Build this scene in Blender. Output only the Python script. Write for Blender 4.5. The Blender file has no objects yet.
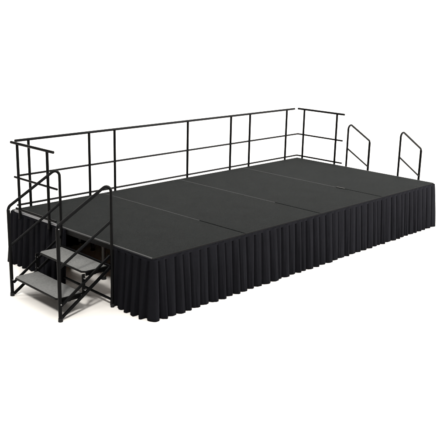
import bpy, bmesh, math, random
from mathutils import Vector, Matrix
random.seed(7)
C = bpy.data.collections.new('scene'); bpy.context.scene.collection.children.link(C)
L, W, H = 4.88, 2.31, 0.5804
S = L / 4

# ------------------------------------------------------------------ materials
def mat(name, col, rough=.5, spec=.5, metal=0.0):
    m = bpy.data.materials.new(name); m.use_nodes = True
    nt = m.node_tree; b = nt.nodes['Principled BSDF']
    b.inputs['Base Color'].default_value = (*col, 1)
    b.inputs['Roughness'].default_value = rough
    b.inputs['Specular IOR Level'].default_value = spec
    b.inputs['Metallic'].default_value = metal
    return m, nt, b

def noise(nt, scale, detail=4, rough=.6, vec=None):
    n = nt.nodes.new('ShaderNodeTexNoise')
    n.inputs['Scale'].default_value = scale; n.inputs['Detail'].default_value = detail
    n.inputs['Roughness'].default_value = rough
    if vec is None:
        vec = nt.nodes.new('ShaderNodeTexCoord').outputs['Object']
    nt.links.new(vec, n.inputs['Vector'])
    return n

def ramp(nt, src, stops):
    r = nt.nodes.new('ShaderNodeValToRGB'); e = r.color_ramp.elements
    e[0].position, e[0].color = stops[0][0], (*stops[0][1], 1)
    e[1].position, e[1].color = stops[1][0], (*stops[1][1], 1)
    for p, c in stops[2:]:
        k = e.new(p); k.color = (*c, 1)
    nt.links.new(src, r.inputs['Fac']); return r

def mix(nt, a, b, fac, mode='MULTIPLY'):
    n = nt.nodes.new('ShaderNodeMix'); n.data_type = 'RGBA'; n.blend_type = mode
    n.inputs['Factor'].default_value = fac
    nt.links.new(a, n.inputs['A']); nt.links.new(b, n.inputs['B'])
    return n.outputs['Result']

def bump(nt, b, src, strength, dist):
    n = nt.nodes.new('ShaderNodeBump'); n.inputs['Strength'].default_value = strength
    n.inputs['Distance'].default_value = dist
    nt.links.new(src, n.inputs['Height']); nt.links.new(n.outputs['Normal'], b.inputs['Normal'])

def carpet(name, lo, hi, fine=260, sheen=0.0):
    m, nt, b = mat(name, lo, .95, .05)
    f = noise(nt, fine, 3, .7); g = noise(nt, 3.5, 5, .65); h = noise(nt, 45, 4, .7)
    c = ramp(nt, f.outputs['Fac'], [(.36, lo), (.66, hi)]).outputs['Color']
    w = ramp(nt, g.outputs['Fac'], [(.3, (.86,)*3), (.7, (1.08,)*3)]).outputs['Color']
    w2 = ramp(nt, h.outputs['Fac'], [(.3, (.84,)*3), (.7, (1.12,)*3)]).outputs['Color']
    c = mix(nt, mix(nt, c, w, 1), w2, 1)
    nt.links.new(c, b.inputs['Base Color'])
    bump(nt, b, f.outputs['Fac'], .6, .004)
    if sheen:
        b.inputs['Sheen Weight'].default_value = sheen
        b.inputs['Sheen Roughness'].default_value = .5
    return m

M = {}
M['deck'] = carpet('black_carpet', (.0050, .0057, .0056), (.0138, .0152, .0148), 170)
M['tread'] = carpet('grey_carpet', (.100, .0995, .095), (.175, .173, .165), 200)
m, nt, b = mat('skirt_cloth', (.0085, .0085, .0125), .95, .04)
f = noise(nt, 500, 2, .6); g = noise(nt, 5, 4, .6)
c = mix(nt, ramp(nt, f.outputs['Fac'], [(.3, (.0038, .0038, .0049)), (.7, (.0066, .0066, .0081))]).outputs['Color'],
        ramp(nt, g.outputs['Fac'], [(.3, (.88,)*3), (.7, (1.1,)*3)]).outputs['Color'], 1)
nt.links.new(c, b.inputs['Base Color']); 
tc = nt.nodes.new('ShaderNodeTexCoord'); mp = nt.nodes.new('ShaderNodeMapping'); mp.inputs['Scale'].default_value = (26, 26, 5)
nt.links.new(tc.outputs['Object'], mp.inputs['Vector'])
cr = noise(nt, 1, 4, .55, mp.outputs['Vector'])
b1 = nt.nodes.new('ShaderNodeBump'); b1.inputs['Strength'].default_value = .55; b1.inputs['Distance'].default_value = .012
nt.links.new(cr.outputs['Fac'], b1.inputs['Height'])
b2 = nt.nodes.new('ShaderNodeBump'); b2.inputs['Strength'].default_value = .3; b2.inputs['Distance'].default_value = .002
nt.links.new(f.outputs['Fac'], b2.inputs['Height']); nt.links.new(b1.outputs['Normal'], b2.inputs['Normal'])
nt.links.new(b2.outputs['Normal'], b.inputs['Normal'])
M['cloth'] = m
def metal_paint(name, col, rough, spec):
    m, nt, b = mat(name, col, rough, spec)
    n = noise(nt, 60, 3); r = nt.nodes.new('ShaderNodeMapRange')
    r.inputs['To Min'].default_value = rough - .08; r.inputs['To Max'].default_value = rough + .12
    nt.links.new(n.outputs['Fac'], r.inputs['Value']); nt.links.new(r.outputs['Result'], b.inputs['Roughness'])
    n2 = noise(nt, 900, 2); bump(nt, b, n2.outputs['Fac'], .12, .001)
    return m
M['black'] = metal_paint('black_powder_coat', (.0018, .0018, .0019), .4, .06)
M['trim'] = metal_paint('dark_trim', (.010, .0098, .0095), .75, .05)
M['alu'] = metal_paint('grey_edge_metal', (.055, .055, .055), .55, .15)
M['seam'] = metal_paint('seam_edge_metal', (.034, .034, .034), .6, .15)
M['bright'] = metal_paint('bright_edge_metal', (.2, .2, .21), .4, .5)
M['galv'] = metal_paint('leg_metal', (.06, .055, .05), .45, .5)
M['rubber'], *_ = mat('rubber', (.008, .008, .008), .8, .2)
M['steel'], *_ = mat('bolt_steel', (.3, .3, .3), .35, .4, .9)
m, nt, b = mat('plywood', (.2, .11, .06), .7, .2)
tc = nt.nodes.new('ShaderNodeTexCoord'); mp = nt.nodes.new('ShaderNodeMapping'); mp.inputs['Scale'].default_value = (30, 2, 30)
nt.links.new(tc.outputs['Object'], mp.inputs['Vector'])
n = noise(nt, 3, 5, .6, mp.outputs['Vector'])
nt.links.new(ramp(nt, n.outputs['Fac'], [(.3, (.28, .13, .06)), (.7, (.48, .26, .13))]).outputs['Color'], b.inputs['Base Color'])
M['ply'] = m
m, nt, b = mat('studio_floor', (.86, .82, .76), .6, .2)
n = noise(nt, 8, 4); nt.links.new(ramp(nt, n.outputs['Fac'], [(.3, (.86, .82, .765)), (.7, (.88, .845, .79))]).outputs['Color'], b.inputs['Base Color'])
M['floor'] = m

# ------------------------------------------------------------------ mesh helpers
def obj(name, bm, m, parent=None, smooth=False, bevel=0, solid=0):
    me = bpy.data.meshes.new(name); bmesh.ops.recalc_face_normals(bm, faces=bm.faces)
    bm.to_mesh(me); bm.free(); me.materials.append(M[m])
    if smooth:
        for p in me.polygons: p.use_smooth = True
        me.set_sharp_from_angle(angle=math.radians(50))
    o = bpy.data.objects.new(name, me); C.objects.link(o)
    if parent: o.parent = parent
    if bevel:
        b = o.modifiers.new('bevel', 'BEVEL'); b.width = bevel; b.segments = 2; b.limit_method = 'ANGLE'
    if solid:
        s = o.modifiers.new('solid', 'SOLIDIFY'); s.thickness = solid; s.offset = -1
    return o

def thing(name, label, cat, loc=(0, 0, 0), rotz=0, group=None):
    o = bpy.data.objects.new(name, None); C.objects.link(o)
    o.location = loc; o.rotation_euler = (0, 0, rotz); o.empty_display_size = .1
    o['label'] = label; o['category'] = cat
    if group: o['group'] = group
    return o

def box(bm, x0, x1, y0, y1, z0, z1):
    v = [bm.verts.new(p) for p in ((x0,y0,z0),(x1,y0,z0),(x1,y1,z0),(x0,y1,z0),(x0,y0,z1),(x1,y0,z1),(x1,y1,z1),(x0,y1,z1))]
    for f in ((0,3,2,1),(4,5,6,7),(0,1,5,4),(1,2,6,5),(2,3,7,6),(3,0,4,7)): bm.faces.new([v[i] for i in f])

def prism(bm, poly, z0, z1):
    a = [bm.verts.new((x, y, z0)) for x, y in poly]; b_ = [bm.verts.new((x, y, z1)) for x, y in poly]
    bm.faces.new(a[::-1]); bm.faces.new(b_); n = len(poly)
    for i in range(n): bm.faces.new((a[i], a[(i+1) % n], b_[(i+1) % n], b_[i]))

def fillet(pts, rad):
    pts = [Vector(p) for p in pts]; out = [pts[0]]
    for i in range(1, len(pts)-1):
        r = rad[i-1] if isinstance(rad, (list, tuple)) else rad
        a = (pts[i-1]-pts[i]).normalized(); b_ = (pts[i+1]-pts[i]).normalized()
        ang = a.angle(b_)
        if r <= 0 or ang > math.pi - .01: out.append(pts[i]); continue
        t = r / math.tan(ang/2); cen = pts[i] + (a+b_).normalized() * (r/math.sin(ang/2))
        s, e = pts[i]+a*t-cen, pts[i]+b_*t-cen; ax = s.cross(e).normalized(); tot = s.angle(e)
        n = max(4, int(tot/.16))
        for k in range(n+1): out.append(cen + Matrix.Rotation(tot*k/n, 3, ax) @ s)
    out.append(pts[-1]); return out

def tube(bm, pts, r, seg=14):
    pts = [Vector(p) for p in pts]; n = len(pts); rings = []
    t0 = (pts[1]-pts[0]).normalized()
    u = t0.cross(Vector((0, 0, 1)) if abs(t0.z) < .9 else Vector((1, 0, 0))).normalized()
    for i in range(n):
        t = ((pts[min(i+1, n-1)]-pts[i]).normalized() + (pts[i]-pts[max(i-1, 0)]).normalized()).normalized()
        u = (u - t*u.dot(t)).normalized(); v = t.cross(u)
        rings.append([bm.verts.new(pts[i] + (u*math.cos(2*math.pi*k/seg) + v*math.sin(2*math.pi*k/seg))*r) for k in range(seg)])
    for a, b_ in zip(rings, rings[1:]):
        for k in range(seg): bm.faces.new((a[k], a[(k+1) % seg], b_[(k+1) % seg], b_[k]))
    bm.faces.new(rings[0][::-1]); bm.faces.new(rings[-1])

def rod(name, pts, r, m, parent, rad=0, seg=14):
    bm = bmesh.new(); tube(bm, fillet(pts, rad) if rad else pts, r, seg)
    return obj(name, bm, m, parent, smooth=True)

def bar(bm, p, q, w, h):
    """flat bar from p to q lying in an xz plane: w across y, h in the plane"""
    p, q = Vector(p), Vector(q); d = (q-p).normalized(); n = Vector((-d.z, 0, d.x))*h/2; y = Vector((0, w/2, 0))
    v = [bm.verts.new(s) for s in (p-n-y, p-n+y, p+n+y, p+n-y, q-n-y, q-n+y, q+n+y, q+n-y)]
    for f in ((0,1,2,3),(7,6,5,4),(0,4,5,1),(1,5,6,2),(2,6,7,3),(3,7,4,0)): bm.faces.new([v[i] for i in f])

# ------------------------------------------------------------------ setting
# one white sheet: studio floor that sweeps up behind the stage into a backdrop
fw = Vector((.7222, .6917, 0)); sd = Vector((.6917, -.7222, 0)); o0 = Vector((-4.4, -5.075, 0))
prof = [(-14, 0), (-4, 0), (4, 0), (10, 0), (16, 0)] + [(16+5*math.sin(k*math.pi/32), 5-5*math.cos(k*math.pi/32)) for k in range(1, 17)] + [(21, 9), (21, 13)]
bm = bmesh.new(); rows = [[bm.verts.new(o0+fw*d+sd*q+Vector((0, 0, z))) for q in (-20, -10, 0, 10, 20)] for d, z in prof]
for p, q in zip(rows, rows[1:]):
    for k in range(4): bm.faces.new((p[k], p[k+1], q[k+1], q[k]))
fl = obj('floor', bm, 'floor', smooth=True); fl['kind'] = 'structure'

# ------------------------------------------------------------------ stage platforms
labels = ['leftmost black carpeted stage platform, the one that the grey carpeted steps lead up to',
          'second black carpeted stage platform from the grey carpeted steps',
          'third black carpeted stage platform from the grey carpeted steps',
          'rightmost black carpeted stage platform, beside the two separate handrail loops']
G = 'portable stage platforms joined in a row'
def platform(i):
    t = thing('stage_platform', labels[i], 'stage platform', (i*S, 0, 0), 0, G)
    a0 = .010 if i == 0 else .006; a1 = S - (.010 if i == 3 else .006)
    fr = .66                                    # front of this the seams stand a little open
    bm = bmesh.new()
    o0 = .010 if i == 0 else .009; o1 = S - (.010 if i == 3 else .009)
    prism(bm, [(o0, .010), (o1, .010), (o1, fr), (a1, fr), (a1, W-.010), (a0, W-.010), (a0, fr), (o0, fr)], H-.012, H)
    obj('carpet_deck', bm, 'deck', t, bevel=.002)
    bm = bmesh.new(); box(bm, .012, S-.012, .012, W-.012, H-.034, H-.0122); obj('plywood_panel', bm, 'ply', t)
    ex0, ex1 = (0 if i == 0 else .001), (S if i == 3 else S-.001)
    for y0, y1 in ((0, .0098), (W-.0098, W)):   # dark lips along front and back
        bm = bmesh.new(); box(bm, ex0, ex1, y0, y1, H-.05, H+.0008)
        obj('edge_trim', bm, 'trim', t, bevel=.0025)
    for s in (0, 1):                            # side lips
        bm = bmesh.new(); outer = (s == 0 and i == 0) or (s == 1 and i == 3)
        x0 = (0 if outer else .0008) if s == 0 else S-(.0098 if outer else .0055)
        x1 = (.0098 if outer else .0055) if s == 0 else S-(0 if outer else .0008)
        box(bm, x0, x1, .010 if outer else fr+.002, W-.010, H-.012, H+(.0015 if outer else .001))
        obj('side_trim', bm, 'alu' if outer else 'seam', t, bevel=.0015)
        if outer:
            bm = bmesh.new(); box(bm, x0+.001, x1-.001, .010, W-.010, H-.06, H-.0125)
            obj('fascia', bm, 'black', t)
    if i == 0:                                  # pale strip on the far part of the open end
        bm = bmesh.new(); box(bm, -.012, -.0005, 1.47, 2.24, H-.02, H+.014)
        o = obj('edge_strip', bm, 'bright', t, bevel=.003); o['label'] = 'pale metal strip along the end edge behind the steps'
    if i == 3:                                  # short hinge left showing in the last seam
        bm = bmesh.new(); box(bm, -.013, .013, .55, .68, H+.0016, H+.007)
        o = obj('hinge', bm, 'black', t, bevel=.002)
    for x in (.33, S-.37):                      # steel under-frame
        bm = bmesh.new(); box(bm, x, x+.04, .05, W-.05, H-.085, H-.0345); obj('frame_beam', bm, 'black', t)
    for y in (.25, 1.15, 2.03):
        bm = bmesh.new(); box(bm, .06, S-.06, y, y+.04, H-.12, H-.0855); obj('frame_beam', bm, 'black', t)
    for x in (.35, S-.35):
        for y in (.27, 1.17, 2.05):
            l = rod('leg', [(x, y, .03), (x, y, H-.1205)], .019, 'galv', t)
            bm = bmesh.new(); bmesh.ops.create_cone(bm, cap_ends=True, segments=16, radius1=.028, radius2=.022, depth=.032, matrix=Matrix.Translation((x, y, .0165)))
            obj('rubber_foot', bm, 'rubber', l, smooth=True)
    for y in (.27, 1.17, 2.05):
        rod('brace', [(.35, y-.03, .12), (S-.35, y-.03, .40)], .010, 'black', t)
for i in range(4): platform(i)

# ------------------------------------------------------------------ pleated skirts
def skirt(name, label, corners, group, seed, pl=.108, hem=.0015, lift=1):
    rnd = random.Random(seed)
    t = thing(name, label, 'stage skirt', (corners[0][0], corners[0][1], 0), 0, group)
    org = Vector((corners[0][0], corners[0][1], 0))
    path = fillet([(x, y, 0) for x, y in corners], .03)
    # arc-length resampling
    segs = [(path[i+1]-path[i]).length for i in range(len(path)-1)]; tot = sum(segs)
    npl = round(tot/pl); edges = [0.0]
    for k in range(npl): edges.append(edges[-1] + pl*rnd.uniform(.74, 1.26))
    edges = [e*tot/edges[-1] for e in edges]
    amp = [rnd.uniform(.75, 1.2) for _ in range(npl)]; skew = [rnd.uniform(-.012, .012) for _ in range(npl+1)]
    low = [rnd.uniform(-.003, .003) for _ in range(npl)]; pk = [rnd.uniform(.45, .9) for _ in range(npl)]
    gw = [rnd.uniform(.7, 1.4) for _ in range(npl+1)]; ph = [rnd.uniform(0, 6.3) for _ in range(npl)]
    NZ = 20
    def at(s):
        s = min(max(s, 0), tot); acc = 0
        for i, l in enumerate(segs):
            if s <= acc+l+1e-9:
                d = (path[i+1]-path[i]).normalized(); return path[i]+d*(s-acc), Vector((d.y, -d.x, 0))
            acc += l
        d = (path[-1]-path[-2]).normalized(); return path[-1], Vector((d.y, -d.x, 0))
    def nrm(s):
        v = Vector()
        for k in (-.03, -.015, 0, .015, .03): v += at(min(max(s+k, 1e-4), tot-1e-4))[1]
        return v.normalized()
    bm = bmesh.new(); cols = []
    # stations across one box pleat: (zone, fraction); 0 fold floor, 1 rising wall, 2 panel, 3 falling wall
    st = [(0, 0), (0, .6), (1, 0), (1, .12), (1, .26), (1, .42), (1, .6), (1, .8)] + [(2, f/11) for f in range(12)] + [(3, .3), (3, .65), (3, 1), (4, .4)]
    for k in range(npl):
        for zone, f in st:
            col = []
            for j in range(NZ+1):
                w = j/NZ; z = (H-.014)*(1-w)
                g0 = (.085 + .075*w)*gw[k]; g1 = 1 - (.03 + .05*w)*gw[k+1]; wl, wr = .20, .035 + .012*w
                tt = (g0*f, g0+wl*f, g0+wl+(g1-g0-wl-wr)*f, g1-wr+wr*f, g1+(1-g1)*f)[zone]
                h = 0.0
                if zone in (1, 2, 3):
                    e = pk[k]; x = f if zone == 2 else (0 if zone == 1 else 1)
                    q_ = x/e if x < e else 1-.35*((x-e)/(1-e))**2
                    h = .70 + .30*math.sin(min(1, q_)*math.pi/2) if x < e else .70 + .30*q_
                    h += (.05*math.sin(x*7+ph[k]+2.2*w) + .03*math.sin(x*15+ph[k]*2-3*w))*w
                    h *= math.sin(f*math.pi/2)**.8 if zone == 1 else (math.cos(f*math.pi/2) if zone == 3 else 1)
                s = edges[k] + (edges[k+1]-edges[k])*tt + w*(skew[k]*(1-tt)+skew[k+1]*tt)
                A = (.024 + .030*w**.8)*amp[k]
                off = .001 + .024*w + A*h
                p, _ = at(s); n = nrm(s)
                zz = z + (hem + abs(low[k])*lift*w)*w
                v = p + n*off - org; v.z = zz; col.append(bm.verts.new(v))
            cols.append(col)
    for a, b_ in zip(cols, cols[1:]):
        for j in range(NZ): bm.faces.new((a[j], a[j+1], b_[j+1], b_[j]))
    obj('pleated_cloth', bm, 'cloth', t, smooth=True, solid=.0025)
    bm = bmesh.new(); rows = []; n = int(tot/.05); z0, z1 = H-.034, H-.010
    for i in range(n+1):
        p, _ = at(tot*i/n); nn = nrm(tot*i/n); r = []
        for o, z in ((.001, z1), (.017, z1), (.0190, (z0+z1)/2), (.0175, z0), (.001, z0)):
            v = p + nn*o - org; v.z = z; r.append(bm.verts.new(v))
        rows.append(r)
    for a, b_ in zip(rows, rows[1:]):
        for j in range(5): bm.faces.new((a[j], a[(j+1) % 5], b_[(j+1) % 5], b_[j]))
    bm.faces.new(rows[0]); bm.faces.new(rows[-1][::-1])
    obj('header_band', bm, 'cloth', t, smooth=True)
SG = 'pleated skirts hung round the stage'
skirt('stage_skirt', 'long black pleated skirt hanging along the whole front of the stage', [(0, .56), (0, 0), (L, 0), (L, .42)], SG, 3)
skirt('stage_skirt', 'black pleated skirt hanging from the stage end behind the grey treads', [(L, 1.5), (L, W), (0, W), (0, 1.31)], SG, 5, hem=-.001, lift=0)

# ------------------------------------------------------------------ guard rails
TR, PR, MR = .015, .0155, .012
GG = 'guard rail sections standing round the stage'
def guard(label, p0, p1, posts, top, mid, low, zt=1.318, zm=.936, zl=.612):
    """p0->p1 in plan; posts and rail extents are distances along it"""
    p0, p1 = Vector((*p0, 0)), Vector((*p1, 0)); d = (p1-p0).normalized()
    t = thing('guard_rail', label, 'guard rail', p0, 0, GG)
    P = lambda s, z: d*s + Vector((0, 0, z))
    rod('top_rail', [P(top[0], zt), P(top[1], zt)], TR, 'black', t)
    rod('mid_rail', [P(mid[0], zm), P(mid[1], zm)], MR, 'black', t)
    rod('bottom_rail', [P(low[0], zl), P(low[1], zl)], MR, 'black', t)
    n = Vector((d.y, -d.x, 0))
    for s in posts:
        po = rod('post', [P(s, H-.055), P(s, zt-TR*.6)], PR, 'black', t)
        bm = bmesh.new(); q = P(s, 0)
        bmesh.ops.create_cone(bm, cap_ends=True, segments=14, radius1=.0175, radius2=.0175, depth=.04, matrix=Matrix.Translation((q.x, q.y, H-.035)))
        obj('clamp', bm, 'black', po, smooth=True)
    return t
yb = W + .018
guard('short two post guard rail at the left end of the long back edge', (0, yb), (S, yb), (.25, 1.055), (.085, S-.001), (.10, S-.001), (.08, S-.001))
guard('long three post guard rail in the middle of the back edge', (S, yb), (3*S, yb), (1.425-S, 2.62-S, 3.43-S), (.001, 2*S-.001), (.001, 2*S-.001), (.001, 2*S-.001))
guard('short two post guard rail at the right end of the long back edge', (3*S, yb), (L, yb), (3.815-3*S, 4.615-3*S), (.001, 4.79-3*S), (.001, 4.862-3*S), (.001, 4.862-3*S))
xl = -.03
guard('short guard rail across the left end, behind the steps with grey treads', (xl, W), (xl, 0), (W-2.10, W-1.555), (W-2.215, W-1.445), (W-2.175, W-1.40), (W-2.17, W-1.44), 1.33, .966, .626)
xr = L+.018
guard('short guard rail across the right end, beside the two handrail loops', (xr, W), (xr, 0), (W-2.225, W-1.63), (-.035, W-1.502), (.025, W-1.51), (.025, W-1.50), 1.312)
# the curved elbows that join the mid and bottom rails in the far corner belong to the right-hand section
gr = [o for o in C.objects if o.name.startswith('guard_rail')][-1]
for z in (.936, .612):
    rod('corner_elbow', [(-.054, .018, z), (0, .018, z), (0, -.027, z)], MR*.98, 'black', gr, .022)

# ------------------------------------------------------------------ stairs
def stairs(label, loc, rz, first):
    t = thing('portable_stairs', label, 'stairs', loc, rz, 'portable stairs at the two ends of the stage')
    wy = .43; xf, xb = -.565, 0.0               # front and back post lines, half width
    for s in (-1, 1):
        y = s*wy
        h = rod('handrail', [(xf, y, .855), (xf, y, .885), (xb, y, 1.205), (xb, y, .02)], .0145, 'black', t, [.05, .055])
        bm = bmesh.new(); bmesh.ops.create_cone(bm, cap_ends=True, segments=10, radius1=.005, radius2=.005, depth=.042,
              matrix=Matrix.Translation((xf, y, .862)) @ Matrix.Rotation(math.pi/2, 4, 'X'))
        obj('pin', bm, 'steel', h, smooth=True)
        rod('mid_rail', [(xf+.012, y, .505), (xb-.010, y, .833)], .0125, 'black', t)
        p = rod('front_post', [(xf, y, .025), (xf, y, .86)], .0172, 'black', t)
        bm = bmesh.new(); bmesh.ops.create_cone(bm, cap_ends=True, segments=16, radius1=.0215, radius2=.0195, depth=.034, matrix=Matrix.Translation((xf, y, .017)))
        obj('rubber_foot', bm, 'rubber', p, smooth=True)
        bm = bmesh.new(); bmesh.ops.create_cone(bm, cap_ends=True, segments=10, radius1=.006, radius2=.006, depth=.041,
              matrix=Matrix.Translation((xf, y, .166)) @ Matrix.Rotation(math.pi/2, 4, 'X'))
        obj('bolt', bm, 'steel', p, smooth=True)
        bm = bmesh.new(); bmesh.ops.create_cone(bm, cap_ends=True, segments=16, radius1=.019, radius2=.0175, depth=.034, matrix=Matrix.Translation((xb, y, .017)))
        obj('rubber_foot', bm, 'rubber', t, smooth=True)
        yi = y - s*.012
        bm = bmesh.new(); bar(bm, (xf+.012, yi, .022), (xb-.012, yi, .392), .018, .026)
        obj('stringer', bm, 'black', t, bevel=.002)
        bm = bmesh.new(); bar(bm, (xf+.012, yi, .135), (xb-.012, yi, .505), .018, .022)
        obj('stringer', bm, 'black', t, bevel=.002)
        bm = bmesh.new(); xp = xf+.268; yo = yi - s*.0145
        box(bm, xp-.016, xp+.016, yo-.005, yo+.005, .19, .385)
        pl = obj('joint_plate', bm, 'black', t, bevel=.002)
        for z in (.235, .345):
            bm = bmesh.new(); bmesh.ops.create_cone(bm, cap_ends=True, segments=10, radius1=.0055, radius2=.0055, depth=.034,
                  matrix=Matrix.Translation((xp, yi-s*.006, z)) @ Matrix.Rotation(math.pi/2, 4, 'X'))
            obj('bolt', bm, 'steel', pl, smooth=True)
    for x0, z in ((xf-.004, .205), (xf+.272, .402)):
        x1 = x0+.272; ya = wy-.038; ch = .035
        poly = [(x0, -ya+ch), (x0+ch, -ya), (x1, -ya), (x1, ya), (x0+ch, ya), (x0, ya-ch)]
        bm = bmesh.new(); prism(bm, poly, z-.020, z-.0042)
        tr = obj('tread', bm, 'black', t, bevel=.003)
        k = .008; pi = [(x0+k, -ya+ch), (x0+ch, -ya+k), (x1-k, -ya+k), (x1-k, ya-k), (x0+ch, ya-k), (x0+k, ya-ch)]
        bm = bmesh.new(); prism(bm, pi, z-.004, z); obj('carpet', bm, 'tread', tr, bevel=.0015)
        for s in (-1, 1):
            bm = bmesh.new()
            box(bm, x0+.03, x1-.02, s*(ya-.004)-.006, s*(ya-.004)+.006, z-.048, z-.0205)
            obj('tread_bracket', bm, 'black', tr, bevel=.002)
            bm = bmesh.new()
            box(bm, x0+.10, x0+.13, min(s*(ya+.0025), s*(wy-.022)), max(s*(ya+.0025), s*(wy-.022)), z-.046, z-.022)
            obj('bracket_lug', bm, 'black', tr)
    rod('cross_bar', [(xb, -wy+.012, .072), (xb, wy-.012, .072)], .0125, 'black', t)
    rod('cross_bar', [(xb-.004, -wy+.012, .40), (xb-.004, wy-.012, .40)], .0125, 'black', t)
    return t
stairs('black metal steps with two grey carpeted treads and bent tube handrails', (-.052, .918, 0), math.radians(-2.6), True)
stairs('black steps beyond the right end, only their two handrail loops showing', (L+.032, 1.0, 0), math.pi, False)

# ------------------------------------------------------------------ light
sc = bpy.context.scene
w = bpy.data.worlds.new('World'); sc.world = w; w.use_nodes = True
bg = w.node_tree.nodes['Background']; bg.inputs['Color'].default_value = (1, 1, 1, 1); bg.inputs['Strength'].default_value = .24
def area(name, loc, tgt, size, power, col=(1, 1, 1), size_y=None):
    l = bpy.data.lights.new(name, 'AREA'); l.energy = power; l.color = col; l.size = size
    if size_y: l.shape = 'RECTANGLE'; l.size_y = size_y
    else: l.shape = 'DISK'
    o = bpy.data.objects.new(name, l); C.objects.link(o); o.location = loc
    o.rotation_euler = (Vector(tgt)-Vector(loc)).to_track_quat('-Z', 'Y').to_euler(); return o
area('added_overhead_fill', (1.6, -.6, 9), (1.6, -.6, 0), 14, 1250, (1, 1, 1), 14)  # unseen soft fill from above, added to wash the floor out to white
area('key_lamp', (-6.6, -5.6, 9.2), (0, .6, 0), 1.5, 1550, (1, .99, .975))
area('side_lamp', (9.2, -5.6, 2.6), (3.9, .1, .35), 2.0, 1900)
for k in (-1, 1):
    p = o0+fw*12.5+sd*(5*k)
    area('added_backdrop_wash', (p.x, p.y, 8.5), tuple(o0+fw*20+sd*(4.5*k)+Vector((0, 0, 2))), 8, 1500, (1, 1, 1), 2)  # unseen pair, added only to blow the backdrop out to white

# ------------------------------------------------------------------ camera (solved from the stage's corners and seams)
cam = bpy.data.cameras.new('camera'); co = bpy.data.objects.new('camera', cam); C.objects.link(co)
R = ((0.69616016, -0.71748431, 0.02402678), (0.1732886, 0.20042905, 0.96426099), (-0.6966578, -0.66711652, 0.26386257))
mw = Matrix(R).transposed().to_4x4(); mw.translation = (-4.39988645, -5.07503201, 2.74819808)
co.matrix_world = mw; cam.sensor_width = 36; cam.lens = 791.8988543/447*36
cam.clip_start = .05; cam.clip_end = 2000
sc.camera = co
sc.view_settings.view_transform = 'Standard'; sc.view_settings.look = 'None'
sc.view_settings.exposure = 0; sc.view_settings.gamma = 1
